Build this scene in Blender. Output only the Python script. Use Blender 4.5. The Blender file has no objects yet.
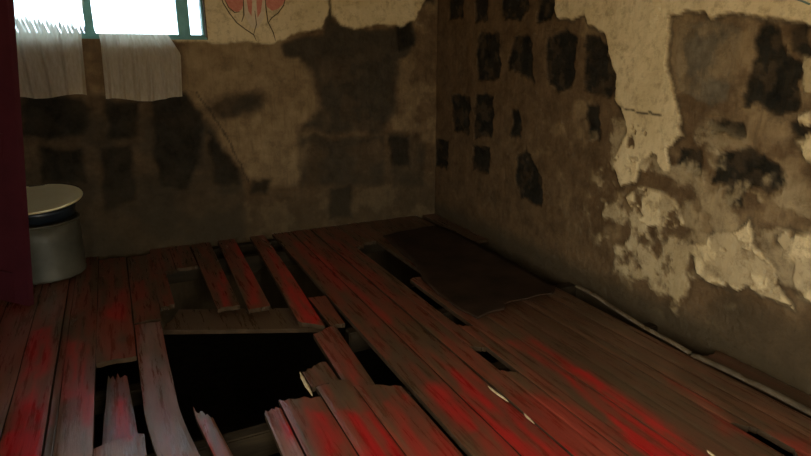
import bpy, bmesh, math, random
import numpy as np
from mathutils import Vector, Matrix

random.seed(7)
S = bpy.context.scene
COL = S.collection

# ------------------------------------------------------------------ camera
FPX, W, HT = 590.0, 811, 456
EYE = 1.5
YAW, PITCH = math.radians(26.047), math.radians(16.342)
D, RX, LX, BY = 4.95, 2.74, -1.28, -1.40      # back wall y, right wall x, left wall x, rear wall y
CEIL, GROUND = 2.75, -0.75
fw = np.array([math.sin(YAW)*math.cos(PITCH), math.cos(YAW)*math.cos(PITCH), -math.sin(PITCH)])
rt = np.array([math.cos(YAW), -math.sin(YAW), 0.0])
up = np.cross(rt, fw)
cd = bpy.data.cameras.new('camera'); cam = bpy.data.objects.new('camera', cd); COL.objects.link(cam)
cd.sensor_width = 36; cd.lens = FPX/W*36; cd.clip_start = 0.02
cam.matrix_world = Matrix(((rt[0], up[0], -fw[0], 0), (rt[1], up[1], -fw[1], 0), (rt[2], up[2], -fw[2], EYE), (0, 0, 0, 1)))
S.camera = cam
S.view_settings.view_transform = 'Standard'; S.view_settings.look = 'None'
S.view_settings.gamma = 1; S.view_settings.use_curve_mapping = False
S.view_settings.exposure = 1.0

# ------------------------------------------------------------------ sky and daylight
world = bpy.data.worlds.new('sky'); S.world = world; world.use_nodes = True
bg = world.node_tree.nodes['Background']
bg.inputs[0].default_value = (0.70, 0.87, 1.0, 1); bg.inputs[1].default_value = 4.2
def area_light(name, loc, target, sx, sy, energy, col):
    l = bpy.data.lights.new(name, 'AREA'); l.shape = 'RECTANGLE'; l.size = sx; l.size_y = sy; l.energy = energy; l.color = col
    o = bpy.data.objects.new(name, l); COL.objects.link(o); o.location = loc
    o.rotation_euler = (Vector(target)-Vector(loc)).to_track_quat('-Z', 'Y').to_euler(); return o
area_light('doorway_daylight', (LX-0.12, -0.1, 1.2), (2.7, 0.9, 0.9), 0.85, 1.7, 31, (1.0, 0.80, 0.47))
area_light('rear_doorway_daylight', (0.45, BY-0.12, 1.2), (1.0, 3.0, 0.7), 0.75, 1.7, 21, (1.0, 0.80, 0.47))

# ------------------------------------------------------------------ photo ray helpers (world planes)
def ray(x, y): return fw + rt*(x-W/2)/FPX + up*(HT/2-y)/FPX
def on_floor(x, y, z=0.0):
    d = ray(x, y); t = (z-EYE)/d[2]; return (d[0]*t, d[1]*t)
def on_back(x, y, yy=D):
    d = ray(x, y); t = yy/d[1]; return (d[0]*t, EYE+d[2]*t)
def on_right(x, y, xx=RX):
    d = ray(x, y); t = xx/d[0]; return (d[1]*t, EYE+d[2]*t)

# ------------------------------------------------------------------ numpy noise and masks
def vnoise(x, y, seed=0):
    xi = np.floor(x).astype(np.int64); yi = np.floor(y).astype(np.int64)
    xf = x-xi; yf = y-yi
    u = xf*xf*(3-2*xf); v = yf*yf*(3-2*yf)
    def h(a, b):
        n = (a*374761393 + b*668265263 + seed*1442695041) & 0xffffffff
        n = ((n ^ (n >> 13))*1274126177) & 0xffffffff
        n = n ^ (n >> 16)
        return (n & 0xffff)/65535.0
    return (h(xi, yi)*(1-u)+h(xi+1, yi)*u)*(1-v)+(h(xi, yi+1)*(1-u)+h(xi+1, yi+1)*u)*v
def fbm(x, y, seed=0, o=4):
    s = 0; a = 0.5; t = 0
    for k in range(o):
        s = s+a*vnoise(x*2**k, y*2**k, seed+k*17); t += a; a *= 0.55
    return s/t
def sdf(px, py, poly):
    """signed distance to a polygon, negative inside"""
    d = np.full(px.shape, 1e9); ins = np.zeros(px.shape, bool); n = len(poly)
    for i in range(n):
        ax, ay = poly[i]; bx_, by_ = poly[(i+1) % n]
        ex, ey = bx_-ax, by_-ay; wx, wy = px-ax, py-ay
        t = np.clip((wx*ex+wy*ey)/(ex*ex+ey*ey+1e-12), 0, 1)
        d = np.minimum(d, (wx-ex*t)**2+(wy-ey*t)**2)
        c = ((ay <= py) & (by_ > py)) | ((by_ <= py) & (ay > py))
        xx = ax+(py-ay)/(by_-ay if abs(by_-ay) > 1e-12 else 1e-12)*ex
        ins ^= c & (px < xx)
    d = np.sqrt(d); return np.where(ins, -d, d)
def lsd(px, py, pts):
    d = np.full(px.shape, 1e9)
    for (ax, ay), (bx_, by_) in zip(pts[:-1], pts[1:]):
        ex, ey = bx_-ax, by_-ay; wx, wy = px-ax, py-ay
        t = np.clip((wx*ex+wy*ey)/(ex*ex+ey*ey+1e-12), 0, 1)
        d = np.minimum(d, (wx-ex*t)**2+(wy-ey*t)**2)
    return np.sqrt(d)
def sm(e0, e1, x):
    t = np.clip((x-e0)/(e1-e0), 0, 1); return t*t*(3-2*t)

# ------------------------------------------------------------------ nodes
class NT:
    def __init__(s, name, rough=0.9):
        s.m = bpy.data.materials.new(name); s.m.use_nodes = True
        s.t = s.m.node_tree; s.n = s.t.nodes; s.l = s.t.links
        s.b = s.n['Principled BSDF']; s.b.inputs['Roughness'].default_value = rough; s.b.inputs['Specular IOR Level'].default_value = 0.08 if rough >= 0.8 else 0.5
        s.tc = None
    def _in(s, sock, v):
        if hasattr(v, 'is_linked'): s.l.new(v, sock)
        elif isinstance(v, tuple) and sock.type == 'RGBA': sock.default_value = (*v, 1)[:4]
        else: sock.default_value = v
    def co(s, scale=(1, 1, 1)):
        if s.tc is None: s.tc = s.n.new('ShaderNodeTexCoord')
        mp = s.n.new('ShaderNodeMapping'); mp.inputs['Scale'].default_value = scale
        s.l.new(s.tc.outputs['Object'], mp.inputs[0]); return mp.outputs[0]
    def noise(s, sc, det=5, rough=0.6, scale=(1, 1, 1), lo=0.0, hi=1.0):
        n = s.n.new('ShaderNodeTexNoise'); s.l.new(s.co(scale), n.inputs['Vector'])
        n.inputs['Scale'].default_value = sc; n.inputs['Detail'].default_value = det; n.inputs['Roughness'].default_value = rough
        r = s.n.new('ShaderNodeMapRange'); r.inputs[1].default_value = lo; r.inputs[2].default_value = hi; s.l.new(n.outputs[0], r.inputs[0])
        return r.outputs[0]
    def attr(s, name):
        a = s.n.new('ShaderNodeAttribute'); a.attribute_name = name; return a.outputs['Fac']
    def mix(s, f, a, b):
        x = s.n.new('ShaderNodeMix'); x.data_type = 'RGBA'
        s._in(x.inputs[0], f); s._in(x.inputs[6], a); s._in(x.inputs[7], b); return x.outputs[2]
    def math(s, op, a, b=0.0):
        x = s.n.new('ShaderNodeMath'); x.operation = op; x.use_clamp = True
        s._in(x.inputs[0], a); s._in(x.inputs[1], b); return x.outputs[0]
    def bump(s, h, st=0.4, dist=0.01):
        b = s.n.new('ShaderNodeBump'); b.inputs['Strength'].default_value = st; b.inputs['Distance'].default_value = dist
        s.l.new(h, b.inputs['Height']); s.l.new(b.outputs[0], s.b.inputs['Normal'])
    def color(s, c): s._in(s.b.inputs['Base Color'], c); return s.m

def simple(name, a, b, rough=0.7, sc=8, scale=(1, 1, 1), bump=0.2, metal=0.0, lo=0.3, hi=0.7):
    t = NT(name, rough); n = t.noise(sc, scale=scale, lo=lo, hi=hi); t.bump(n, bump, 0.004)
    t.b.inputs['Metallic'].default_value = metal
    return t.color(t.mix(n, a, b))

# ------------------------------------------------------------------ object helpers
def link(name, mesh, mat=None, parent=None):
    o = bpy.data.objects.new(name, mesh); COL.objects.link(o)
    if mat: mesh.materials.append(mat)
    if parent: o.parent = parent
    return o
def tag(o, label=None, cat=None, group=None, kind=None):
    for k, v in (('label', label), ('category', cat), ('group', group), ('kind', kind)):
        if v: o[k] = v
    return o
def empty(name, loc=(0, 0, 0)):
    o = bpy.data.objects.new(name, None); COL.objects.link(o); o.location = loc; return o
def from_bm(name, bm, mat=None, parent=None, smooth=False):
    me = bpy.data.meshes.new(name); bm.normal_update()
    if smooth:
        for f in bm.faces: f.smooth = True
    bm.to_mesh(me); bm.free(); return link(name, me, mat, parent)
def add_box(bm, x0, x1, y0, y1, z0, z1, bev=0.0):
    r = bmesh.ops.create_cube(bm, size=1)
    for v in r['verts']:
        v.co = Vector(((x0+x1)/2+v.co.x*(x1-x0), (y0+y1)/2+v.co.y*(y1-y0), (z0+z1)/2+v.co.z*(z1-z0)))
    if bev > 0:
        es = list({e for v in r['verts'] for e in v.link_edges})
        bmesh.ops.bevel(bm, geom=es, offset=bev, segments=2, affect='EDGES')
def box(name, b, mat, parent=None, bev=0.0):
    bm = bmesh.new(); add_box(bm, *b, bev=bev); return from_bm(name, bm, mat, parent)
def lathe(name, prof, mat, parent=None, n=64, wob=0.0):
    bm = bmesh.new(); rings = []
    for r, z in prof:
        rings.append([bm.verts.new((r*math.cos(2*math.pi*i/n)*(1+wob*math.sin(3*2*math.pi*i/n+z*7)), r*math.sin(2*math.pi*i/n), z)) for i in range(n)] if r > 1e-6 else [bm.verts.new((0, 0, z))])
    for a, b in zip(rings[:-1], rings[1:]):
        for i in range(n):
            j = (i+1) % n
            if len(a) == 1: bm.faces.new((a[0], b[j], b[i]))
            elif len(b) == 1: bm.faces.new((a[i], a[j], b[0]))
            else: bm.faces.new((a[i], a[j], b[j], b[i]))
    bmesh.ops.recalc_face_normals(bm, faces=bm.faces)
    return from_bm(name, bm, mat, parent, True)
def tube(name, pts, r, mat, parent=None, closed_ring=8):
    bm = bmesh.new(); rings = []
    for k, p in enumerate(pts):
        p = Vector(p); q = Vector(pts[min(k+1, len(pts)-1)]); o = Vector(pts[max(k-1, 0)])
        t = (q-o).normalized(); a = t.orthogonal().normalized() if k == 0 else (rings[-1][1]-t*rings[-1][1].dot(t)).normalized()
        b = t.cross(a)
        rings.append(([bm.verts.new(p+(a*math.cos(2*math.pi*i/closed_ring)+b*math.sin(2*math.pi*i/closed_ring))*r) for i in range(closed_ring)], a))
    for (A, _), (B, _) in zip(rings[:-1], rings[1:]):
        for i in range(closed_ring): bm.faces.new((A[i], A[(i+1) % closed_ring], B[(i+1) % closed_ring], B[i]))
    bm.faces.new(rings[0][0][::-1]); bm.faces.new(rings[-1][0])
    bmesh.ops.recalc_face_normals(bm, faces=bm.faces)
    return from_bm(name, bm, mat, parent, True)

def wall_grid(name, us, vs, place, disp, attrs, mat, skip=None, back=None, parent=None):
    """a relief wall face over a solid slab; place(u, v, d) -> xyz arrays"""
    U, V = np.meshgrid(us, vs, indexing='ij'); nu, nv = U.shape
    P = np.stack(place(U, V, disp(U, V)), -1).reshape(-1, 3)
    I = np.arange(nu*nv).reshape(nu, nv)
    q = np.stack([I[:-1, :-1], I[1:, :-1], I[1:, 1:], I[:-1, 1:]], -1)
    if skip is not None:
        uc = (us[:-1]+us[1:])/2; vc = (vs[:-1]+vs[1:])/2
        q = q[~skip(*np.meshgrid(uc, vc, indexing='ij'))]
    q = q.reshape(-1, 4)
    verts = P.tolist(); faces = q.tolist(); n0 = len(verts)
    for (x0, x1, y0, y1, z0, z1) in back or []:
        b = len(verts)
        verts += [(x, y, z) for z in (z0, z1) for y in (y0, y1) for x in (x0, x1)]
        faces += [[b+i for i in f] for f in ((0, 2, 3, 1), (4, 5, 7, 6), (0, 1, 5, 4), (2, 6, 7, 3), (0, 4, 6, 2), (1, 3, 7, 5))]
    me = bpy.data.meshes.new(name); me.from_pydata(verts, [], faces); me.update()
    for an, f in attrs.items():
        a = me.attributes.new(an, 'FLOAT', 'POINT'); d = np.zeros(len(verts), np.float32); d[:n0] = f.reshape(-1); a.data.foreach_set('value', d)
    o = link(name, me, mat, parent)
    return o

# ------------------------------------------------------------------ wall materials
def wall_material(name):
    t = NT(name, 0.92)
    fine = t.noise(55, 6, 0.7, lo=0.3, hi=0.7); mid = t.noise(9, 6, 0.65, lo=0.3, hi=0.7); big = t.noise(2.6, 4, 0.6, lo=0.32, hi=0.68)
    base = t.mix(mid, (0.080, 0.048, 0.022), (0.175, 0.112, 0.056))
    base = t.mix(t.math('MULTIPLY', fine, 0.5), base, (0.09, 0.055, 0.03))
    pale = t.mix(mid, (0.085, 0.069, 0.046), (0.18, 0.145, 0.093))
    c = t.mix(t.attr('pale'), base, pale)
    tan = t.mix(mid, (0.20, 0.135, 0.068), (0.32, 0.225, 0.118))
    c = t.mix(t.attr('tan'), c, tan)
    grey = t.mix(mid, (0.030, 0.025, 0.017), (0.064, 0.050, 0.032))
    c = t.mix(t.attr('grey'), c, grey)
    stone = t.mix(mid, (0.006, 0.006, 0.005), (0.027, 0.023, 0.016))
    c = t.mix(t.attr('stone'), c, stone)
    pl = t.mix(big, (0.56, 0.435, 0.235), (0.70, 0.56, 0.33))
    pl = t.mix(t.math('MULTIPLY', t.noise(14, 8, 0.75, lo=0.5, hi=0.75), 0.75), pl, (0.22, 0.15, 0.08))
    c = t.mix(t.attr('plaster'), c, pl)
    mot = t.math('MULTIPLY', t.noise(7, 9, 0.78, lo=0.48, hi=0.72), 0.6); mot = t.math('MAXIMUM', mot, t.math('MULTIPLY', t.noise(3, 6, 0.7, scale=(9, 9, 0.9), lo=0.5, hi=0.75), 0.45))
    c = t.mix(t.math('MULTIPLY', mot, t.math('SUBTRACT', 1.0, t.math('MULTIPLY', t.attr('plaster'), 0.7))), c, (0.045, 0.030, 0.016))
    c = t.mix(t.math('MULTIPLY', t.attr('low_dark'), 0.85), c, (0.050, 0.038, 0.022))
    c = t.mix(t.attr('line'), c, (0.02, 0.016, 0.012))
    t.bump(t.math('ADD', t.math('MULTIPLY', mid, 0.7), t.math('MULTIPLY', fine, 0.3)), 0.45, 0.012)
    return t.color(c)
M_wall = wall_material('crumbling_wall')
M_dull = simple('dull_render', (0.08, 0.05, 0.026), (0.13, 0.085, 0.045), 0.9, 5)
M_soil = simple('dark_soil', (0.008, 0.007, 0.006), (0.02, 0.016, 0.012), 1.0, 12)
M_ceil = simple('old_ceiling', (0.09, 0.065, 0.04), (0.15, 0.11, 0.07), 0.9, 4)

# ------------------------------------------------------------------ right wall
PR = lambda *p: [on_right(*q) for q in p]
def c1(*p): return PR(*[(430+x/2.128, y/2.128) for x, y in p])
R_PLASTER = [c1((262, -60), (266, 20), (272, 38), (305, 44), (332, 28), (340, 50), (372, 70), (385, 115), (398, 155), (398, 215), (412, 235), (420, 280), (400, 320), (392, 350), (408, 395), (438, 385), (448, 350), (476, 322), (486, 350), (500, 368), (512, 360), (505, 318), (536, 285), (528, 230), (518, 195), (505, 130), (514, 80), (510, 36), (548, 18), (582, 24), (602, 40), (638, 27), (700, 34), (742, 40), (782, 46), (830, 62), (880, 70), (900, -60)),
             PR((664, 240), (676, 246), (700, 243), (720, 232), (736, 232), (750, 220), (753, 244), (766, 258), (776, 266), (781, 290), (794, 310), (776, 302), (760, 292), (748, 284), (738, 290), (712, 284), (698, 272), (696, 256)),
             PR((776, 238), (788, 230), (815, 236), (872, 224), (935, 262), (915, 310), (860, 318), (805, 298), (794, 286), (796, 262), (786, 258)),
             PR((799, 118), (822, 108), (878, 98), (905, 140), (872, 182), (818, 166), (804, 158), (796, 140)),
             PR((626, 196), (640, 186), (660, 190), (676, 200), (684, 222), (664, 228), (640, 222)),
             PR((800, 60), (852, 58), (862, 84), (838, 100), (806, 92)),
             [(-1.5, 1.60), (-0.9, 1.5), (-0.2, 1.66), (0.3, 1.52), (0.8, 1.66), (1.1, 1.62), (1.5, 1.63), (1.6, 2.3), (-1.5, 2.3)],
             [(-0.9, 0.5), (-0.3, 0.7), (0.2, 0.55), (0.5, 0.8), (0.3, 1.1), (-0.4, 1.2), (-0.8, 0.9)]]
R_MOTTLE = PR((596, 150), (640, 130), (670, 190), (700, 250), (720, 330), (690, 345), (640, 300), (600, 260), (585, 210))
R_PALE = [c1((524, 70), (545, 45), (600, 42), (655, 55), (668, 75), (660, 120), (640, 170), (632, 215), (600, 225), (530, 195), (516, 140))]
R_STONE = [c1(*p) for p in (
    ((694, 55), (712, 40), (740, 62), (752, 100), (770, 125), (790, 140), (783, 240), (735, 238), (690, 225), (668, 220), (674, 165), (690, 120)),
    ((770, 60), (800, 60), (812, 120), (790, 140), (765, 110)),
    ((330, 75), (360, 74), (380, 105), (392, 150), (396, 190), (386, 210), (340, 200), (328, 190)),
    ((252, 82), (290, 66), (312, 78), (308, 150), (302, 188), (275, 194), (252, 170), (246, 120)),
    ((180, 82), (205, 70), (218, 92), (216, 145), (220, 182), (205, 165), (168, 148), (163, 130)),
    ((104, 72), (146, 68), (148, 120), (146, 168), (100, 172), (98, 110)),
    ((96, 198), (134, 204), (136, 245), (130, 290), (94, 292)),
    ((172, 232), (188, 230), (196, 260), (192, 296), (168, 288), (176, 262)),
    ((184, 332), (204, 322), (222, 346), (238, 380), (240, 445), (220, 436), (190, 418), (178, 380)),
    ((530, 316), (576, 314), (574, 374), (552, 366), (530, 350)),
    ((606, 312), (650, 318), (680, 308), (700, 325), (742, 350), (752, 388), (720, 410), (690, 398), (668, 405), (660, 440), (635, 430), (628, 400), (604, 390)),
    ((600, 256), (640, 250), (662, 262), (664, 290), (620, 286), (600, 280)),
    ((768, 262), (800, 258), (830, 262), (830, 300), (786, 296)),
    ((150, -30), (208, -30), (210, 18), (190, 44), (150, 38)), ((226, -30), (268, -30), (266, 10), (256, 42), (228, 42)),
    ((95, -30), (124, -30), (122, 40), (96, 44)), ((44, 200), (84, 202), (82, 284), (50, 280)),
    ((92, 310), (128, 312), (124, 372), (90, 360)), ((330, 222), (362, 224), (360, 300), (338, 296)),
    ((40, -20), (74, -20), (72, 40), (40, 44)), ((12, 296), (40, 300), (36, 360), (10, 352)))]
R_DAMP = PR((540, 262), (590, 268), (640, 292), (700, 322), (716, 300), (740, 290), (790, 318), (830, 312), (850, 440), (700, 360), (560, 292))
us = np.concatenate([np.linspace(BY, 0.9, 110)[:-1], np.linspace(0.9, D, 330)])
vs = np.concatenate([np.linspace(GROUND, -0.03, 8)[:-1], np.linspace(-0.03, 2.12, 184)[:-1], np.linspace(2.12, CEIL, 8)])
U, V = np.meshgrid(us, vs, indexing='ij')
def warp(U, V, a, f, s): return U+a*(fbm(U*f, V*f, s)-0.5)*2, V+a*(fbm(U*f+31.7, V*f+11.3, s+5)-0.5)*2
wu, wv = warp(U, V, 0.035, 9, 1); fu, fv = warp(U, V, 0.02, 16, 9)
pm = np.zeros(U.shape)
for k, p in enumerate(R_PLASTER): pm = np.maximum(pm, sm(0.008, -0.008, sdf(fu, fv, p))*(1.0 if k == 0 else 0.62+0.38*sm(0.45, 0.6, fbm(U*12, V*12, 87, 5))))
hole = sm(0.66, 0.72, fbm(U*11, V*11, 41, 4)); pm *= 1-hole*(V < 1.45)
mt = np.maximum(sm(0.05, -0.12, sdf(wu, wv, R_MOTTLE)), 0.6*sm(0.06, -0.15, sdf(wu, wv, PR((590, 110), (640, 100), (720, 120), (811, 180), (840, 300), (700, 320), (600, 250)))))
pm = np.maximum(pm, mt*sm(0.47, 0.62, fbm(U*9, V*9, 77, 5))*0.65)
pm = np.maximum(pm, sm(2.02, 2.1, V)*0.9)
st = np.zeros(U.shape)
for p in R_STONE: st = np.maximum(st, sm(0.012, -0.014, sdf(fu, fv, p)+0.05*(fbm(U*16, V*16, 3, 5)-0.5)))
st *= 0.72+0.28*sm(0.35, 0.5, fbm(U*14, V*14, 19, 4))
pa = np.zeros(U.shape)
for p in R_PALE: pa = np.maximum(pa, sm(0.015, -0.02, sdf(fu, fv, p)))
tn = sm(0.5, 0.68, fbm(U*6, V*6, 23, 5))*0.75*sm(0.15, 0.6, V)*sm(4.2, 2.7, U)  # tan withheld towards the far corner: the corner's shade is put into the colour
dm = np.maximum(sm(0.06, -0.08, sdf(wu, wv, R_DAMP))*0.75, sm(0.2, 0.04, V+0.06*(fbm(U*4, V*4, 61)-0.5)))  # wet area plus a darker band along the wall foot
ed = np.zeros(U.shape)
for p in R_PLASTER[:3]: ed = np.maximum(ed, sm(0.018, 0.004, np.abs(sdf(fu, fv, p)-0.008)))
ln = lsd(fu, fv, c1((405, 232), (440, 236), (498, 246))); ln = sm(0.008, 0.002, ln)*0.9
def dispR(U_, V_): return pm*0.016 - st*0.012 + 0.016*(fbm(U*8, V*8, 5, 5)-0.5) + 0.006*(fbm(U*40, V*40, 15, 3)-0.5)*(1-pm*0.6)
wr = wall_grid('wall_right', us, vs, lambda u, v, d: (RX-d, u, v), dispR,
          dict(plaster=pm, stone=st*(1-pm), pale=pa*(1-pm)*(1-st), tan=tn*(1-pm)*(1-st), grey=ed*0.55*(1-pm), low_dark=dm, line=ln), M_wall,
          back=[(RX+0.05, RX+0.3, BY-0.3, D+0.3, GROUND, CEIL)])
tag(wr, 'crumbling stone block wall on the right with flaking cream plaster', kind='structure')

# ------------------------------------------------------------------ back wall with the window opening
WX0, WX1, WZ0, WZ1 = -0.98, on_back(206, 20)[0], on_back(120, 39)[1], 2.42
PB = lambda *p: [on_back(*q) for q in p]
def c3(*p): return PB(*[(200+x/1.9, y/1.9) for x, y in p])
B_PLASTER = [PB((150, -90), (330, -90), (328, 8), (322, 28), (304, 32), (291, 34), (284, 40), (268, 44), (246, 41), (226, 44), (204, 42), (150, 40)),
             PB((330, -90), (440, -90), (425, 2), (414, 20), (402, 26), (378, 24), (356, 29), (340, 24), (331, 14))]
B_TAN = [PB((185, 40), (300, 36), (316, 80), (324, 120), (312, 136), (302, 160), (296, 185), (268, 186), (250, 180), (226, 146), (205, 112), (184, 92))]
B_GREY = [c3((155, 86), (180, 72), (236, 68), (240, 0), (240, -80), (252, -80), (250, 38), (282, 52), (332, 58), (372, 54), (402, 42), (412, 72), (396, 104), (378, 112), (372, 200), (346, 256), (300, 250), (190, 250), (212, 226), (232, 206), (226, 160), (214, 140), (188, 112), (160, 106)),
          PB((203, 108), (222, 96), (262, 93), (268, 100), (252, 112), (222, 120)), c3((172, -80), (196, -80), (196, 40), (178, 58))]
B_MID = [c3((188, 256), (260, 262), (345, 256), (352, 345), (190, 352)), PB((348, 138), (384, 136), (384, 182), (350, 184)), PB((390, 136), (422, 134), (424, 186), (392, 186)),
         PB((20, 95), (182, 95), (205, 120), (240, 176), (246, 240), (110, 262), (20, 262))]
B_STONE = [PB(*p) for p in (((22, 98), (82, 100), (90, 110), (84, 134), (48, 138), (24, 132)), ((106, 100), (138, 102), (138, 136), (110, 138)), ((154, 98), (184, 96), (198, 112), (204, 128), (200, 152), (186, 190), (164, 186), (156, 150)), ((102, 150), (128, 146), (136, 200), (106, 208)),
           ((40, 148), (80, 150), (84, 182), (44, 178)), ((210, 134), (236, 168), (240, 186), (216, 184)), ((330, 190), (350, 186), (352, 218), (332, 216)), ((254, 182), (270, 180), (268, 194), (252, 192)), ((392, 140), (408, 138), (410, 164), (394, 164)), ((412, -20), (436, -20), (434, 4), (416, 4)), ((398, 22), (412, 20), (414, 44), (402, 48)))]
ux = [np.linspace(LX, WX0, 30), np.linspace(WX0, WX1, 130)[1:], np.linspace(WX1, RX, 170)[1:]]
us = np.concatenate(ux); vs = np.concatenate([np.linspace(GROUND, -0.03, 8)[:-1], np.linspace(-0.03, WZ0, 140)[:-1], np.linspace(WZ0, 2.12, 42)[:-1], np.linspace(2.12, WZ1, 6)[:-1], np.linspace(WZ1, CEIL, 6)])
U, V = np.meshgrid(us, vs, indexing='ij')
wu, wv = warp(U, V, 0.04, 8, 101); fu, fv = warp(U, V, 0.02, 16, 109)
def union(ps, a, b, u=fu, v=fv):
    r = np.zeros(U.shape)
    for p in ps: r = np.maximum(r, sm(a, b, sdf(u, v, p)))
    return r
pm = np.maximum(union(B_PLASTER, 0.012, -0.012), sm(2.0, 2.08, V)*0.9)
tn = union(B_TAN, 0.05, -0.03, wu, wv); gr = np.where(V > 1.45, union(B_GREY, 0.025, -0.025), union(B_GREY, 0.06, -0.05, wu+0.03*(fbm(U*14, V*14, 147, 3)-0.5), wv+0.06*(fbm(U*12, V*12, 149, 3)-0.5))); md = union(B_MID, 0.05, -0.03, wu, wv); st = union(B_STONE, 0.035, -0.015, wu, wv)
tn = np.maximum(tn*(0.65+0.35*fbm(U*5, V*5, 131)), 0.5*sm(0.5, 0.66, fbm(U*5, V*5, 133, 5))*(1-md))*(1-gr)
gr = np.maximum(gr*(0.62+0.33*np.maximum(sm(0.38, 0.55, fbm(U*6, V*5, 143, 5)), sm(1.35, 1.6, V))), md*(0.42+0.45*sm(0.3, 0.6, fbm(U*4, V*6, 141, 4))))
dm = np.maximum(sm(0.75, 0.1, V+0.25*(fbm(U*3, V*3, 161)-0.5))*0.7, 0)  # darker towards the floor
cr = sm(0.010, 0.003, lsd(fu, fv, PB((196, 92), (208, 108), (222, 130), (236, 156), (248, 182))))
def dispB(U_, V_): return pm*0.010 + tn*0.006 - st*0.012 + (0.014*(fbm(U*7, V*7, 105, 5)-0.5)+0.005*(fbm(U*40, V*40, 115, 3)-0.5))*(1-pm*0.8)
wb = wall_grid('wall_back', us, vs, lambda u, v, d: (u, D-d, v), dispB,
          dict(plaster=pm, stone=st*(1-pm)*0.9, pale=np.zeros(U.shape), tan=tn*(1-pm), grey=gr*(1-pm), low_dark=dm, line=cr*0.6), M_wall,
          skip=lambda a, b: (a > WX0) & (a < WX1) & (b > WZ0) & (b < WZ1),
          back=[(LX-0.3, WX0, D+0.05, D+0.32, GROUND, CEIL), (WX1, RX+0.05, D+0.05, D+0.32, GROUND, CEIL), (WX0, WX1, D+0.05, D+0.32, GROUND, WZ0), (WX0, WX1, D+0.05, D+0.32, WZ1, CEIL)])
tag(wb, 'back wall of bare stone blocks with plaster remnants and window', kind='structure')

M_curl = simple('faded_teal_paint', (0.10, 0.15, 0.12), (0.18, 0.23, 0.18), 0.9, 20)
tube('painted_line', [(RX-0.022, *PR((793+2.2*i, 6.5*(i/9)**1.4-2.0))[0]) for i in range(10)], 0.004, M_curl, wr)

# painted flower on the plaster right of the window
M_petal = simple('faded_pink_paint', (0.50, 0.16, 0.11), (0.62, 0.26, 0.18), 0.9, 30)
M_petalw = simple('faded_cream_paint', (0.55, 0.44, 0.29), (0.68, 0.55, 0.38), 0.9, 25)
M_line = simple('dark_paint_line', (0.08, 0.06, 0.03), (0.16, 0.12, 0.07), 0.9, 30)
def c2(x, y): return (200+x/3.677, y/3.677)
PY = D-0.0155
def flat(name, px, mat, parent, th=0.003, y=PY):
    bm = bmesh.new(); pts = [on_back(*c2(*p)) for p in px]
    f = bm.faces.new([bm.verts.new((a, y, b)) for a, b in pts]); 
    r = bmesh.ops.extrude_face_region(bm, geom=[f])
    for v in r['geom']:
        if isinstance(v, bmesh.types.BMVert): v.co.y += th+0.004
    bmesh.ops.recalc_face_normals(bm, faces=bm.faces)
    return from_bm(name, bm, mat, parent)
def stroke(name, px, mat, parent, w=0.004, y=PY-0.001):
    pts = [Vector(on_back(*c2(*p))) for p in px]; bm = bmesh.new(); L = []
    for k, p in enumerate(pts):
        t = (pts[min(k+1, len(pts)-1)]-pts[max(k-1, 0)]).normalized(); n = Vector((-t.y, t.x))*w*(0.5 if k in (0, len(pts)-1) else 1)
        L.append([bm.verts.new((q.x, yy, q.y)) for q, yy in ((p+n, y), (p-n, y), (p-n, y+0.006), (p+n, y+0.006))])
    for A, B in zip(L[:-1], L[1:]):
        for i in range(4): bm.faces.new((A[i], A[(i+1) % 4], B[(i+1) % 4], B[i]))
    bm.faces.new(L[0]); bm.faces.new(L[-1][::-1])
    bmesh.ops.recalc_face_normals(bm, faces=bm.faces)
    return from_bm(name, bm, mat, parent)
fl = flat('painted_flower', [(164, -120), (232, -120), (240, 0), (236, 60), (212, 104), (190, 104), (164, 60), (158, 0)], M_petalw, wb)
flat('petal', [(82, -30), (90, 0), (100, 22), (118, 38), (138, 46), (152, 34), (160, 10), (164, -60), (150, -120), (110, -110)], M_petal, fl, y=PY-0.0005)
flat('petal', [(228, -60), (234, -6), (246, 26), (264, 40), (284, 34), (302, 18), (312, -4), (316, -60), (290, -120), (250, -110)], M_petal, fl, y=PY-0.0005)
flat('stripe', [(172, -100), (184, -100), (190, 10), (188, 60), (176, 40), (170, 0)], M_petal, fl, y=PY-0.0005)
flat('stripe', [(208, -100), (222, -100), (228, 0), (222, 44), (210, 66), (206, 10)], M_petal, fl, y=PY-0.0005)
for s in ([(66, -40), (84, 12), (108, 50), (134, 84), (166, 108), (196, 128), (206, 150)], [(160, -60), (158, 0), (160, 56), (152, 80)], [(236, -60), (240, 20), (248, 80), (268, 120), (276, 150)], [(320, -40), (306, 20), (286, 48), (262, 66), (250, 84)], [(90, 0), (104, 28), (126, 46), (146, 44)], [(200, 40), (206, 90), (196, 126)]):
    stroke('outline', s, M_line, fl)

# ------------------------------------------------------------------ other walls, ceiling, ground
def sbox(name, bs, mat):
    bm = bmesh.new()
    for b in bs: add_box(bm, *b)
    return tag(from_bm(name, bm, mat), kind='structure')
DY0, DY1, DZ = -0.58, 0.38, 2.08
sbox('wall_left', [(LX-0.3, LX, BY-0.3, DY0, GROUND, CEIL), (LX-0.3, LX, DY1, D, GROUND, CEIL), (LX-0.3, LX, DY0, DY1, DZ, CEIL), (LX-0.3, LX, DY0, DY1, GROUND, -0.03)], M_dull)
sbox('wall_rear', [(LX, 0.02, BY-0.3, BY, GROUND, CEIL), (0.88, RX, BY-0.3, BY, GROUND, CEIL), (0.02, 0.88, BY-0.3, BY, DZ, CEIL), (0.02, 0.88, BY-0.3, BY, GROUND, -0.03)], M_dull)
sbox('ceiling', [(LX-0.3, RX+0.3, BY-0.3, D+0.32, CEIL, CEIL+0.15)], M_ceil)
sbox('ground', [(-30, 30, -30, 40, GROUND-0.2, GROUND)], M_soil)

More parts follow.
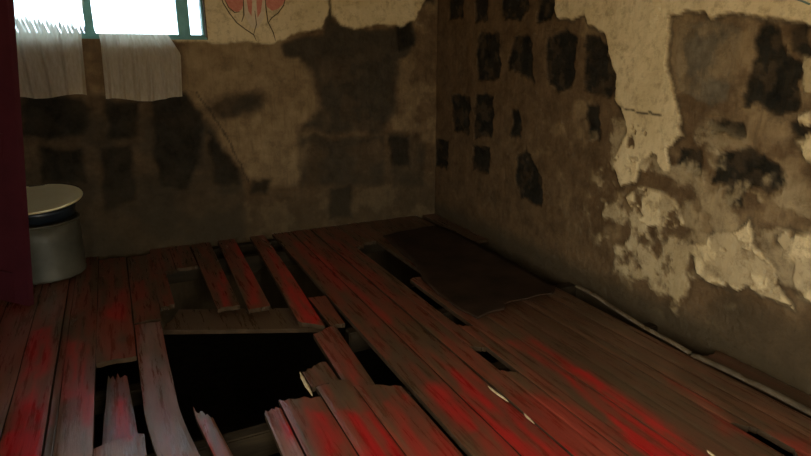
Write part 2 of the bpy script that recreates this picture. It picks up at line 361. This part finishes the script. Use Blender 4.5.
# ------------------------------------------------------------------ window, panes, outside roof
M_teal = simple('teal_window_paint', (0.07, 0.22, 0.20), (0.13, 0.33, 0.30), 0.55, 12)
g = NT('window_glass', 0.05)
tr = g.n.new('ShaderNodeBsdfTransparent'); gl = g.n.new('ShaderNodeBsdfGlossy'); gl.inputs['Roughness'].default_value = 0.08
fz = g.n.new('ShaderNodeFresnel'); fz.inputs[0].default_value = 1.45; mx = g.n.new('ShaderNodeMixShader')
dirt = g.noise(6, lo=0.4, hi=0.8); tint = g.mix(dirt, (0.97, 0.99, 1.0), (0.85, 0.9, 0.92)); g.l.new(tint, tr.inputs[0])
g.l.new(fz.outputs[0], mx.inputs[0]); g.l.new(tr.outputs[0], mx.inputs[1]); g.l.new(gl.outputs[0], mx.inputs[2])
g.l.new(mx.outputs[0], g.n['Material Output'].inputs[0]); M_glass = g.m
WY = D+0.16
win = empty('window_1', ((WX0+WX1)/2, WY, WZ0)); tag(win, 'wide teal framed window in the back wall', kind='structure')
mw = win.location
def wbox(name, x0, x1, z0, z1, y0=-0.03, y1=0.03, mat=M_teal, bev=0.004, parent=None):
    b = box(name, (x0-mw.x, x1-mw.x, y0, y1, z0-mw.z, z1-mw.z), mat, parent or win, bev); return b
def bx_(px, yy=WY): return on_back(px, 20, yy)[0]
wbox('window_sill', WX0, WX1, WZ0-0.002, WZ0+0.018, -0.14, 0.14)
wbox('window_head', WX0, WX1, WZ1-0.05, WZ1)
wbox('jamb', WX0, WX0+0.05, WZ0+0.018, WZ1-0.05); wbox('jamb', WX1-0.012, WX1, WZ0+0.018, WZ1-0.05, -0.03, 0.03)
m1 = (bx_(84), bx_(93)); m2 = (bx_(177), bx_(189))
for a, b in (m1, m2): wbox('mullion', a, b, WZ0+0.018, WZ1-0.05)
xs = [WX0+0.05, m1[0], m1[1], m2[0], m2[1], WX1-0.012]
for a, b in ((xs[0], xs[1]), (xs[2], xs[3]), (xs[4], xs[5])):
    wbox('bottom_rail', a, b, WZ0+0.018, WZ0+0.04)
    wbox('pane', a, b, WZ0+0.04, WZ1-0.05, -0.003, 0.003, M_glass, 0)

# leaning stake fence outside
M_stake = simple('weathered_stakes', (0.05, 0.06, 0.065), (0.10, 0.115, 0.12), 0.9, 6)
FY = 7.6
fence = empty('stake_fence', (-0.95, FY, GROUND)); tag(fence, 'leaning fence of thin grey stakes outside, seen through the left window pane', 'fence')
for k in range(22):
    px = 4+4.2*k; tx, tz = on_back(px, 15+0.15*(px-16)+1.5*math.sin(k*2.3), FY); bm = bmesh.new(); lean = 0.30
    h = tz-GROUND; x0 = tx+lean*h+0.95; xt = tx+0.95
    lo = [bm.verts.new((x0+dx, dy, 0)) for dx, dy in ((-0.016, -0.016), (0.016, -0.016), (0.016, 0.016), (-0.016, 0.016))]
    mi = [bm.verts.new((xt+0.02*lean+dx, dy, h-0.06)) for dx, dy in ((-0.016, -0.016), (0.016, -0.016), (0.016, 0.016), (-0.016, 0.016))]
    tp = bm.verts.new((xt, 0, h))
    for i in range(4):
        j = (i+1) % 4; bm.faces.new((lo[i], lo[j], mi[j], mi[i])); bm.faces.new((mi[i], mi[j], tp))
    bm.faces.new(lo[::-1]); from_bm('stake', bm, M_stake, fence)
box('rail', (-0.3, 1.6, 0.012, 0.05, 0.5, 0.57), M_stake, fence); box('rail', (-0.3, 1.6, 0.012, 0.05, 1.5, 1.57), M_stake, fence)

# ------------------------------------------------------------------ curtains
def cloth_material():
    t = NT('net_cloth', 0.9)
    n = t.noise(60, 3, 0.6, scale=(1, 1, 0.3), lo=0.35, hi=0.65); c = t.mix(n, (0.74, 0.66, 0.50), (0.88, 0.80, 0.63))
    df = t.n.new('ShaderNodeBsdfDiffuse'); tl = t.n.new('ShaderNodeBsdfTranslucent'); tr = t.n.new('ShaderNodeBsdfTransparent')
    t.l.new(c, df.inputs[0]); t.l.new(c, tl.inputs[0])
    a = t.n.new('ShaderNodeMixShader'); a.inputs[0].default_value = 0.5; t.l.new(df.outputs[0], a.inputs[1]); t.l.new(tl.outputs[0], a.inputs[2])
    b = t.n.new('ShaderNodeMixShader'); b.inputs[0].default_value = 0.6; t.l.new(tr.outputs[0], b.inputs[1]); t.l.new(a.outputs[0], b.inputs[2])
    t.l.new(b.outputs[0], t.n['Material Output'].inputs[0]); return t.m
M_net = cloth_material()
CY = D-0.085
def curtain(left, right, ztop, bottom, seed, label):
    """left and right edges given as lists of (z, x); hem height from bottom(s)"""
    def at(tab, z):
        zs = [a for a, _ in tab][::-1]; xs_ = [b for _, b in tab][::-1]; return float(np.interp(z, zs, xs_))
    root = empty('net_curtain', (at(left, ztop), CY, ztop)); ox, oz = root.location.x, root.location.z
    bm = bmesh.new(); nu, nv = 110, 60; rows = []; rnd = random.Random(seed); ph = rnd.random()*6
    for j in range(nv+1):
        row = []
        for i in range(nu+1):
            s = i/nu; zb = bottom(s); z = ztop+(zb-ztop)*j/nv; a, b = at(left, z), at(right, z)
            amp = 0.006+0.008*j/nv
            y = amp*math.sin(s*34+ph+0.5*math.sin(j*0.11))+0.45*amp*math.sin(s*71+ph*2)
            row.append(bm.verts.new((a+(b-a)*s-ox+0.004*math.sin(s*34+1.3), y, z-oz)))
        rows.append(row)
    for A, B in zip(rows[:-1], rows[1:]):
        for i in range(nu): bm.faces.new((A[i], A[i+1], B[i+1], B[i]))
    from_bm('drape', bm, M_net, root, True)
    # doubled hem and gathered heading
    bm = bmesh.new(); A = rows_hem = []
    for i in range(nu+1):
        s = i/nu; zb = bottom(s); a, b = at(left, zb), at(right, zb)
        y = 0.014*math.sin(s*34+ph+0.5*math.sin(nv*0.11))+0.0063*math.sin(s*71+ph*2)-0.002
        x = a+(b-a)*s-ox+0.004*math.sin(s*34+1.3)
        A.append((bm.verts.new((x, y, zb-oz+0.03)), bm.verts.new((x, y-0.001, zb-oz-0.004))))
    for p, q in zip(A[:-1], A[1:]): bm.faces.new((p[0], q[0], q[1], p[1]))
    from_bm('hem', bm, M_net, root, True)
    bm = bmesh.new(); A = []
    for i in range(nu+1):
        s = i/nu; a, b = at(left, ztop), at(right, ztop); x = a+(b-a)*s-ox
        y = 0.006*math.sin(s*34+ph)-0.003
        A.append((bm.verts.new((x, y, 0.035)), bm.verts.new((x, y, -0.04))))
    for p, q in zip(A[:-1], A[1:]): bm.faces.new((p[0], q[0], q[1], p[1]))
    from_bm('heading', bm, M_net, root, True)
    tag(root, label, 'curtain', 'net curtains at the window'); return root
cb = lambda x, y: on_back(x, y, CY)
ZT = 2.47
curtain([(ZT, -0.86), (1.6, -0.80), (1.1, -0.72)], [(ZT, cb(84, 0)[0]-0.03), (cb(84, 0)[1], cb(84, 0)[0]), (cb(82, 38)[1], cb(82, 38)[0]), (1.0, cb(86, 97)[0])], ZT, lambda s: cb(50, 96)[1]+0.012*math.sin(s*9), 3,
        'sheer net curtain hanging at the left, partly behind the maroon door')
zr = cb(170, 40)[1]
curtain([(ZT, cb(86, 0)[0]-0.05), (cb(91, 0)[1], cb(91, 0)[0]), (cb(100, 43)[1], cb(100, 43)[0]), (1.0, cb(104, 97)[0])], [(ZT, cb(160, 0)[0]), (cb(164, 28)[1], cb(164, 28)[0]), (cb(181, 54)[1], cb(181, 54)[0]), (1.0, cb(181, 97)[0])], ZT, lambda s: cb(140, 99)[1]+0.014*math.sin(s*7+1), 5,
        'sheer net curtain on the right of the window with pinched right edge')
M_wire = simple('curtain_wire_metal', (0.2, 0.18, 0.15), (0.3, 0.27, 0.22), 0.5, 20, metal=0.6)
wire = empty('curtain_rod', (0, CY, ZT)); tag(wire, 'thin metal rod carrying the two net curtains', 'curtain rod')
tube('rod', [(-1.05+0.05*i, 0, 0.048) for i in range(42)], 0.006, M_wire, wire)
for x in (-1.03, 0.98): box('bracket', (x-0.01, x+0.01, -0.01, D-CY, 0.036, 0.06), M_wire, wire)

# ------------------------------------------------------------------ floor
def board_material():
    t = NT('worn_red_floor_paint', 0.55)
    grain = t.noise(5, 6, 0.7, scale=(7, 0.5, 7), lo=0.3, hi=0.7); fine = t.noise(16, 6, 0.75, scale=(6, 0.8, 6), lo=0.3, hi=0.7); bl = t.noise(3, 4, 0.6, lo=0.3, hi=0.7)
    wood = t.mix(grain, (0.072, 0.040, 0.020), (0.195, 0.120, 0.064))
    wood = t.mix(t.math('MULTIPLY', fine, 0.28), wood, (0.05, 0.032, 0.02))
    red = t.mix(grain, (0.31, 0.006, 0.008), (0.56, 0.024, 0.022))
    p = t.math('ADD', t.attr('paint'), t.math('MULTIPLY', t.math('SUBTRACT', fine, 0.5), 0.3))
    c = t.mix(p, wood, red)
    c = t.mix(t.attr('fade'), c, t.mix(grain, (0.26, 0.17, 0.15), (0.42, 0.30, 0.28)))
    c = t.mix(t.attr('dirt'), c, t.mix(bl, (0.028, 0.020, 0.012), (0.065, 0.045, 0.026)))  # attribute carries real dirt and the painted shade of the back floor
    r = t.n.new('ShaderNodeMapRange'); t.l.new(grain, r.inputs[0]); r.inputs[3].default_value = 0.2; r.inputs[4].default_value = 0.42
    t.l.new(r.outputs[0], t.b.inputs['Roughness']); t.b.inputs['Specular IOR Level'].default_value = 0.38
    t.bump(t.math('ADD', t.math('MULTIPLY', grain, 0.6), t.math('MULTIPLY', fine, 0.4)), 0.22, 0.004)
    return t.color(c)
M_board = board_material()
M_edge = simple('dark_board_edge', (0.030, 0.020, 0.012), (0.075, 0.048, 0.028), 0.9, 14)
M_joist = simple('rough_joist_wood', (0.018, 0.013, 0.008), (0.042, 0.030, 0.017), 0.9, 6, scale=(0.6, 5, 5))
PF = lambda *p: [on_floor(*q) for q in p]
RED = [(1.0, PF((28, 332), (52, 330), (50, 390), (40, 430), (8, 436), (18, 390))), (1.1, PF((0, 436), (42, 432), (48, 470), (0, 470))), (0.85, PF((66, 340), (90, 345), (96, 385), (94, 440), (74, 410), (60, 396))),
       (0.8, PF((108, 286), (126, 286), (128, 320), (105, 320))), (0.6, PF((130, 282), (144, 280), (146, 300), (134, 302))), (1.2, PF((113, 384), (124, 384), (133, 432), (108, 432))),
       (1.2, PF((192, 424), (206, 420), (214, 446), (204, 446))), (0.9, PF((218, 268), (228, 268), (230, 303), (220, 303))), (0.9, PF((235, 244), (244, 244), (262, 303), (250, 303))),
       (1.2, PF((268, 250), (280, 246), (322, 318), (308, 328), (284, 292))), (0.75, PF((290, 244), (306, 240), (392, 318), (378, 324))), (0.5, PF((318, 242), (340, 240), (400, 296), (388, 306))),
       (0.22, PF((322, 296), (338, 296), (352, 352), (336, 360))), (1.2, PF((282, 424), (293, 428), (292, 444), (284, 442))), (1.0, PF((306, 408), (324, 406), (352, 460), (326, 460))),
       (1.1, PF((334, 408), (364, 402), (410, 460), (362, 460))), (0.7, PF((378, 396), (404, 388), (470, 460), (416, 460))), (0.9, PF((422, 384), (444, 384), (486, 430), (470, 440))),
       (0.9, PF((440, 360), (470, 372), (560, 440), (590, 460), (510, 460), (470, 410))), (1.15, PF((548, 364), (588, 370), (640, 408), (720, 460), (650, 460), (600, 410))), (0.8, PF((500, 340), (530, 338), (600, 380), (580, 384))),
       (0.5, PF((470, 392), (560, 400), (700, 460), (480, 460))), (0.6, PF((346, 360), (364, 356), (364, 382), (352, 384))), (0.55, PF((660, 372), (700, 396), (760, 440), (730, 436))), (0.5, PF((776, 438), (811, 442), (811, 456), (780, 452))),
       (0.7, PF((400, 402), (420, 398), (450, 456), (430, 456)))]
FADE = [(0.5, PF((139, 322), (158, 318), (170, 360), (190, 412), (216, 462), (148, 462), (142, 390))), (0.7, PF((62, 425), (96, 420), (98, 470), (44, 470))), (0.7, PF((98, 444), (142, 440), (146, 470), (96, 470))), (0.35, PF((4, 320), (60, 300), (60, 400), (0, 410))),
        (0.7, PF((270, 432), (292, 440), (308, 462), (282, 462))), (0.2, PF((64, 340), (96, 340), (98, 440), (60, 440)))]
DIRT_SHADE = [(0.5, PF((60, 250), (250, 236), (450, 210), (600, 280), (560, 330), (450, 330), (330, 318), (160, 306), (60, 300))), (0.7, PF((360, 226), (450, 214), (600, 280), (620, 320), (560, 360), (500, 320), (400, 270))), (0.45, PF((600, 330), (650, 330), (690, 360), (640, 380), (590, 360))), (0.5, PF((60, 262), (240, 240), (260, 300), (160, 310), (100, 300)))]  # some dirt, mostly shade of the back floor and corner painted into the boards
floor = empty('floor'); tag(floor, 'rotten plank floor with worn red paint and broken holes', kind='structure')
TH = 0.026
def plank(name, x0, x1, y0, y1, z=0.0, parent=None, jag0=0.0, jag1=0.0, skew0=0.0, skew1=0.0, bend=None, taper=(0, 0), tilt=0.0, seed=None, curve=None):
    """one board along Y: uneven long edges, snapped ends, slight cup; bend(s)->dz, taper shifts the far left/right edge, curve(y)->dx"""
    seed = seed if seed is not None else random.randrange(9999)
    rnd = random.Random(seed); L = y1-y0; nv = max(4, int(L/0.035)); nu = 8
    s = np.linspace(0, 1, nu+1); tt = np.linspace(0, 1, nv+1); Sg, T = np.meshgrid(s, tt, indexing='ij')
    e0 = jag0*(fbm(s*9+seed, s*0+1.5, seed, 3)-0.5)*2+skew0*(s-0.5); e1 = jag1*(fbm(s*9+seed, s*0+7.5, seed+3, 3)-0.5)*2+skew1*(s-0.5)
    Y = (y0+e0)[:, None]*(1-T)+(y1+e1)[:, None]*T
    xl = x0+taper[0]*T+0.004*(fbm(Y*3, Y*0+seed, seed+1, 3)-0.5); xr = x1+taper[1]*T+0.004*(fbm(Y*3, Y*0+seed+9, seed+2, 3)-0.5)
    X = xl+(xr-xl)*Sg
    if curve is not None: X = X+curve(Y)
    cup = 0.0015*(2*Sg-1)**2*rnd.choice((-1, 1))
    Z = z+cup+0.004*(fbm(X*4, Y*1.5, seed+7, 3)-0.5)+tilt*(Sg-0.5)*(x1-x0)-0.002*(np.abs(2*Sg-1) > 0.99)
    if bend is not None: Z = Z+bend(T)
    N = (nu+1)*(nv+1); I = np.arange(N).reshape(nu+1, nv+1)
    P = np.concatenate([np.stack([X, Y, Z], -1).reshape(-1, 3), np.stack([X, Y, Z-TH], -1).reshape(-1, 3)])
    q = np.stack([I[:-1, :-1], I[1:, :-1], I[1:, 1:], I[:-1, 1:]], -1).reshape(-1, 4); F = q.tolist()+(q[:, ::-1]+N).tolist()
    bd = [I[i, 0] for i in range(nu+1)]+[I[nu, j] for j in range(1, nv+1)]+[I[i, nv] for i in range(nu-1, -1, -1)]+[I[0, j] for j in range(nv-1, 0, -1)]
    for a, b in zip(bd, bd[1:]+bd[:1]): F.append([int(b), int(a), int(a)+N, int(b)+N])
    me = bpy.data.meshes.new(name); me.from_pydata(P.tolist(), [], F); me.update()
    px, py = P[:, 0], P[:, 1]
    wx = px+0.03*(fbm(px*10, py*4, 201)-0.5)*2; wy = py+0.12*(fbm(px*10+5, py*4, 203)-0.5)*2
    st_ = fbm(px*26, py*3.0, 207, 5); pn = (0.34-0.24*sm(1.3, 2.2, px))*sm(0.3, 0.65, st_); fd = np.zeros(px.shape); dr = np.zeros(px.shape)
    for w, p in RED: pn = np.maximum(pn, w*sm(0.035, -0.03, sdf(wx, wy, p))*(0.35+0.65*sm(0.34, 0.56, st_)))
    for w, p in FADE: fd = np.maximum(fd, w*sm(0.03, -0.03, sdf(wx, wy, p))*(0.5+0.5*sm(0.35, 0.6, fbm(px*22, py*3, 209, 4))))
    for w, p in DIRT_SHADE: dr = np.maximum(dr, w*(0.75+0.25*fbm(px*9, py*3, 219, 4))*sm(0.25, -0.2, sdf(wx, wy, p)))
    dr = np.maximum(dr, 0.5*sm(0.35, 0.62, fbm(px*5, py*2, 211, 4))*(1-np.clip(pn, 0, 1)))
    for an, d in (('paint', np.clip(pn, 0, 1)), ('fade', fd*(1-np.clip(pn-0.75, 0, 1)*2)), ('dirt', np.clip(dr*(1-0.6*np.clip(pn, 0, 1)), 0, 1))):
        a = me.attributes.new(an, 'FLOAT', 'POINT'); a.data.foreach_set('value', np.clip(d, 0, 1).astype(np.float32))
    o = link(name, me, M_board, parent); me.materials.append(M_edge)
    mi = np.zeros(len(F), np.int32); mi[len(q)*2:] = 1; me.polygons.foreach_set('material_index', mi); return o
FB, FE = BY, D-0.005
def fboards(x0, x1, *segs):
    for sg in segs:
        kw = sg[2] if len(sg) > 2 else {}
        plank('floorboard', x0, x1, sg[0], sg[1], parent=floor, jag0=0.02 if sg[0] > FB+0.01 else 0, jag1=0.03 if sg[1] < FE-0.01 else 0, **kw)
e = [LX+0.005, -1.10, -0.92, -0.745, -0.575]
for a, b in zip(e[:-1], e[1:]): fboards(a+0.002, b-0.003, (FB, FE))
fboards(-0.572, -0.418, (FB, FE)); fboards(-0.378, -0.238, (FB, FE)); plank('floorboard', -0.414, -0.382, FB, FE, z=-0.014, parent=floor) 
fboards(-0.235, -0.048, (FB, 2.36), (3.10, FE-0.1))
fboards(-0.04, 0.105, (3.52, FE-0.12, dict(taper=(0, 0.03)))); fboards(-0.04, 0.115, (FB, 1.6))
fboards(0.115, 0.20, (3.70, 4.34)); fboards(0.125, 0.27, (FB, 1.62), (4.35, FE)); fboards(0.275, 0.425, (FB, 1.58), (4.38, FE))
fboards(0.43, 0.505, (FB, 1.7))
fboards(0.43, 0.565, (3.52, FE, dict(skew1=0.05, taper=(0.01, 0.03)))); fboards(0.60, 0.735, (3.42, FE, dict(taper=(0.06, 0.06))))
fboards(0.825, 0.945, (3.06, FE, dict(taper=(0.10, 0.10), skew0=-0.12, bend=lambda t: 0.02*np.sin(t*3.1))))
fboards(0.515, 0.695, (FB, 2.33, dict(skew1=-0.05))); fboards(0.702, 0.862, (FB, 2.40)); fboards(0.866, 1.066, (FB, 2.28, dict(skew1=-0.1)))
fboards(0.985, 1.066, (2.99, 3.44, dict(taper=(0.0, 0.03), z=-0.004))); 
fboards(1.07, 1.242, (FB, FE, dict(taper=(0.05, 0.04)))); fboards(1.252, 1.435, (FB, FE, dict(taper=(0.04, 0.02)))); fboards(1.438, 1.565, (FB, FE, dict(taper=(0.03, 0.0)))); fboards(1.568, 1.640, (FB, 2.11, dict(skew1=-0.05)), (2.39, FE, dict(skew0=-0.05)))
fboards(1.643, 1.718, (FB, 2.64, dict(skew1=-0.06)), (4.30, FE))
fboards(1.722, 1.86, (FB, 3.45), (4.36, FE)); 
fboards(1.862, 2.037, (FB, FE)); fboards(2.039, 2.196, (FB, FE)); fboards(2.198, 2.268, (FB, 1.08, dict(skew1=0.1)), (1.31, FE, dict(skew0=-0.1))); fboards(2.270, 2.40, (FB, FE)); fboards(2.402, 2.54, (FB, FE))
fboards(2.60, RX-0.005, (FB, 1.80, dict(z=-0.006)), (4.0, FE, dict(z=-0.006)))
for y in (-1.2, -0.5, 0.2, 0.9, 1.52): box('joist', (LX, RX, y-0.04, y+0.04, -0.14, -TH-0.006), M_joist, floor, 0.006)
box('joist', (LX, RX, 2.20, 2.27, -0.16, -TH-0.008), M_joist, floor, 0.008)
for y in (4.55, 4.87): box('joist', (LX, RX, y-0.04, y+0.04, -0.16, -TH-0.008), M_joist, floor, 0.006)
box('joist', (1.06, RX, 2.90, 2.98, -0.16, -TH-0.006), M_joist, floor, 0.006); box('joist', (LX, 0.0, 2.90, 2.98, -0.18, -TH-0.068), M_joist, floor, 0.006)

# loose boards around the hole
def loose(label, *a, **k):
    o = plank('loose_board', *a, **k); tag(o, label, 'board', 'loose broken boards around the hole'); return o
loose('long faded pink board warping along the left edge of the hole', -0.04, 0.10, 1.62, 3.49, z=0.004, jag1=0.02, jag0=0.02, curve=lambda y: 0.09*np.clip((2.55-y)/0.8, 0, 1)**1.5, bend=lambda t: 0.012*np.sin(t*6))
loose('short splintered board with a bright red tip beside the pink board', 0.16, 0.225, 1.66, 2.42, z=-0.01, jag1=0.06, skew1=-0.10, curve=lambda y: 0.07*np.clip((2.4-y)/0.7, 0, 1))
loose('narrow grey board stub with a red patch at the near edge of the hole', 0.43, 0.505, 1.72, 2.29, z=0.003, jag1=0.03)
loose('small red board remnant sunk in the slot left of the pink board', -0.215, -0.07, 2.38, 3.02, z=-0.055, jag1=0.10, taper=(0.03, -0.03), jag0=0.03)
loose('brown board stub jutting into the right side of the hole', 0.685, 0.824, 2.415, 2.60, z=-0.010, jag1=0.03, jag0=0.01, skew1=0.06)
loose('orange-brown board stub beside the black slot right of the hole', 0.832, 0.965, 2.31, 2.97, z=-0.008, jag1=0.03, jag0=0.02, taper=(0.03, 0.045), skew1=0.06)
cb_ = plank('loose_board', -0.15, 0.15, 0.0, 0.95, z=0.0, jag0=0.03, jag1=0.03, seed=55)
me = cb_.data; a0 = math.radians(-114)   # laid across the others: turn its length from Y to the crosswise direction
for v in me.vertices:
    x, y, z = v.co; ca, sa = math.cos(a0), math.sin(a0); v.co = (0.16+x*ca-y*sa, 3.60+x*sa+y*ca, z-0.05)
me.attributes['dirt'].data.foreach_set('value', np.full(len(me.vertices), 0.55, np.float32)); me.attributes['paint'].data.foreach_set('value', np.zeros(len(me.vertices), np.float32))
tag(cb_, 'dull brown board lying crosswise along the far edge of the hole', 'board', 'loose broken boards around the hole')

# pale splinters
M_split = simple('fresh_split_wood', (0.55, 0.42, 0.24), (0.70, 0.56, 0.34), 0.7, 20)
def splinter(p, q, z0, z1, w, label):
    a, b = on_floor(*p, z0), on_floor(*q, z1); bm = bmesh.new(); A = Vector((*a, z0)); B = Vector((*b, z1)); t = (B-A).normalized(); n = t.cross(Vector((0, 0, 1))).normalized(); R = []
    for k in range(9):
        s = k/8; r = w*(math.sin(math.pi*min(max(s, 0.03), 0.97))**0.6)*(0.8+0.4*random.random()); c = A+(B-A)*s+n*0.002*math.sin(s*5)
        R.append([bm.verts.new(c+n*r*dx+Vector((0, 0, r*dz))) for dx, dz in ((-1, 0), (-0.3, 0.7), (0.6, 0.5), (1, 0), (0, -0.3))])
    for X_, Y_ in zip(R[:-1], R[1:]):
        for i in range(5): bm.faces.new((X_[i], X_[(i+1) % 5], Y_[(i+1) % 5], Y_[i]))
    bm.faces.new(R[0]); bm.faces.new(R[-1][::-1]); bmesh.ops.recalc_face_normals(bm, faces=bm.faces)
    return tag(from_bm('wood_splinter', bm, M_split), label, 'splinter', 'pale wood splinters on the boards')
splinter((488, 386), (508, 402), 0.006, 0.006, 0.008, 'longer pale splinter on the red boards before the black gap')
splinter((524, 413), (534, 424), 0.006, 0.006, 0.006, 'short pale splinter on the red boards, nearer than the long one')
splinter((300, 372), (312, 396), -0.004, -0.004, 0.010, 'pale split sliver on the right rim of the big hole')
splinter((707, 450), (716, 458), 0.006, 0.006, 0.007, 'pale splinter at the bottom edge of the floor, below the right wall')

# dark sheet lying in the far right corner
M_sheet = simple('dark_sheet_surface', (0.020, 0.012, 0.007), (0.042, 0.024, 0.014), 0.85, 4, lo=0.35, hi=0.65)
poly = [(1.76, 2.66), (1.98, 2.69), (2.02, 2.74), (2.40, 2.76), (2.52, 2.86), (2.54, 3.4), (2.55, 4.3), (2.50, 4.50), (1.95, 4.42), (1.90, 4.0), (1.86, 3.62), (1.76, 3.3), (1.74, 2.9)]
bm = bmesh.new(); f0 = bm.faces.new([bm.verts.new((x, y, 0)) for x, y in poly]); bmesh.ops.triangulate(bm, faces=[f0])
bmesh.ops.subdivide_edges(bm, edges=bm.edges[:], cuts=5, use_grid_fill=True); bmesh.ops.triangulate(bm, faces=bm.faces[:]); bmesh.ops.subdivide_edges(bm, edges=bm.edges[:], cuts=1, use_grid_fill=True)
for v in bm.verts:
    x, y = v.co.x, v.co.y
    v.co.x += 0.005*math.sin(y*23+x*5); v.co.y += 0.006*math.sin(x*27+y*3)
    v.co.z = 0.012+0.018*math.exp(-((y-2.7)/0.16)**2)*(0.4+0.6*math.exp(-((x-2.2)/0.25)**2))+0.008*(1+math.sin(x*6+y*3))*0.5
bmesh.ops.recalc_face_normals(bm, faces=bm.faces)
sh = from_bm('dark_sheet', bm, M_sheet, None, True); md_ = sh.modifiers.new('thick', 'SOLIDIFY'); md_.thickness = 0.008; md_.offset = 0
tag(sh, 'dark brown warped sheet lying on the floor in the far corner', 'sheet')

# quarter-round strips along the right wall
M_strip = simple('pale_trim_paint', (0.05, 0.038, 0.024), (0.20, 0.155, 0.10), 0.8, 9, scale=(2, 1, 2))
M_strip2 = simple('dull_trim_paint', (0.06, 0.046, 0.03), (0.12, 0.092, 0.06), 0.85, 9)
def strip(name, a, b, w, h, mat):
    A = Vector((*a, 0)); B = Vector((*b, 0)); n = 60; t = (B-A).normalized(); r = Vector((t.y, -t.x, 0)); bm = bmesh.new(); R = []
    if r.x < 0: r = -r
    for k in range(n+1):
        s = k/n; c = A+(B-A)*s+r*0.006*math.sin(s*7)+Vector((0, 0, 0.002+0.006*max(0, math.sin(s*9))))
        kk = 1-0.35*(fbm(np.array([s*14.0]), np.array([2.2]), 301, 3)[0] > 0.58)
        R.append([bm.verts.new(c+r*x*w+Vector((0, 0, z*h*kk))) for x, z in ((-0.5, 0), (-0.48, 0.45), (-0.25, 0.85), (0.1, 1), (0.5, 1), (0.5, 0))])
    for X_, Y_ in zip(R[:-1], R[1:]):
        for i in range(6): bm.faces.new((X_[i], X_[(i+1) % 6], Y_[(i+1) % 6], Y_[i]))
    bm.faces.new(R[0]); bm.faces.new(R[-1][::-1]); bmesh.ops.recalc_face_normals(bm, faces=bm.faces)
    return from_bm(name, bm, mat)
t1 = strip('trim_1', on_floor(576, 287), on_floor(689, 355), 0.020, 0.014, M_strip); tag(t1, 'pale thin moulding strip come loose from the right wall', kind='structure')
t2 = strip('trim_2', on_floor(692, 356), (2.575, 0.0), 0.026, 0.018, M_strip2); tag(t2, 'dull skirting strip along the foot of the right wall', kind='structure')

# ------------------------------------------------------------------ maroon door leaf, drum, basin and lid
M_maroon = simple('maroon_door_paint', (0.055, 0.008, 0.014), (0.085, 0.014, 0.022), 0.5, 5)
M_knob = simple('dark_knob_metal', (0.05, 0.045, 0.04), (0.1, 0.09, 0.08), 0.4, 10, metal=0.8)
door = empty('door_1', (-0.60, 4.06, 0.006)); tag(door, 'maroon painted door leaf sagging open at the left edge', kind='structure')
DW, DH = 0.74, 2.02
def dpart(name, x0, x1, z0, z1, y0=-0.02, y1=0.02, mat=M_maroon, bev=0.003): return box(name, (x0, x1, y0, y1, z0, z1), mat, door, bev)
dpart('stile', -0.10, 0, 0, DH); dpart('stile', -DW, -DW+0.10, 0, DH)
for z0, z1 in ((0, 0.2), (0.92, 1.06), (DH-0.11, DH)): dpart('rail', -DW+0.10, -0.10, z0, z1)
for z0, z1 in ((0.2, 0.92), (1.06, DH-0.11)): dpart('panel', -DW+0.10, -0.10, z0, z1, -0.008, 0.008)
kb = lathe('knob', [(0, 0), (0.012, 0), (0.012, 0.03), (0.026, 0.04), (0.026, 0.055), (0.015, 0.065), (0, 0.066)], M_knob, door, 24); kb.location = (-0.45, -0.008, 1.0) ; kb.rotation_euler = (math.pi/2, 0, 0)
kb.location = (-DW+0.05, -0.02, 1.0)
door.rotation_euler = (0, math.radians(7.6), math.radians(-37))

M_galv = simple('galvanised_metal', (0.065, 0.062, 0.042), (0.12, 0.112, 0.08), 0.55, 6, bump=0.1, metal=0.25)
M_navy = simple('dark_navy_enamel', (0.008, 0.012, 0.018), (0.014, 0.022, 0.03), 0.35, 8, bump=0.05)
M_cream = simple('cream_enamel', (0.86, 0.78, 0.46), (0.92, 0.86, 0.56), 0.4, 6, bump=0.05)
dcx, dcy = -0.555, D-0.275
dz_top = 0.40
drum = empty('metal_drum', (dcx, dcy, 0.006)); tag(drum, 'grey metal drum standing by the back wall beside the door', 'drum')
r0 = 0.245
lathe('body', [(0, 0), (r0-0.01, 0), (r0, 0.008), (r0+0.003, 0.02), (r0-0.002, 0.03), (r0, 0.14), (r0, 0.28), (r0+0.002, dz_top-0.01), (r0-0.004, dz_top-0.01), (r0-0.006, 0.02), (0, 0.015)], M_galv, drum)
lathe('rim', [(r0-0.006, dz_top-0.012), (r0+0.006, dz_top-0.012), (r0+0.010, dz_top-0.004), (r0+0.006, dz_top+0.003), (r0-0.004, dz_top+0.003), (r0-0.006, dz_top-0.012)], M_galv, drum)
basin = empty('enamel_basin', (dcx, dcy, 0.006+dz_top+0.004)); tag(basin, 'dark navy basin sitting on top of the metal drum', 'basin')
lathe('bowl', [(0, 0), (0.20, 0), (0.222, 0.015), (0.230, 0.06), (0.234, 0.085), (0.227, 0.085), (0.220, 0.06), (0.212, 0.018), (0, 0.008)], M_navy, basin)
lathe('rim', [(0.227, 0.080), (0.236, 0.078), (0.244, 0.084), (0.241, 0.091), (0.230, 0.092), (0.227, 0.080)], M_navy, basin)
lid = empty('round_lid', (dcx, dcy, 0.006+dz_top+0.004+0.128)); tag(lid, 'cream round lid tilted on the navy basin', 'lid')
lathe('plate', [(0, -0.004), (0.2, -0.006), (0.275, 0.0), (0.288, 0.008), (0.288, 0.014), (0.275, 0.013), (0.2, 0.006), (0, 0.012)], M_cream, lid)
lathe('rolled_edge', [(0.284, 0.004), (0.290, 0.002), (0.294, 0.010), (0.290, 0.018), (0.284, 0.016), (0.284, 0.004)], M_cream, lid)
lid.rotation_euler = (math.radians(7), math.radians(-2), 0)
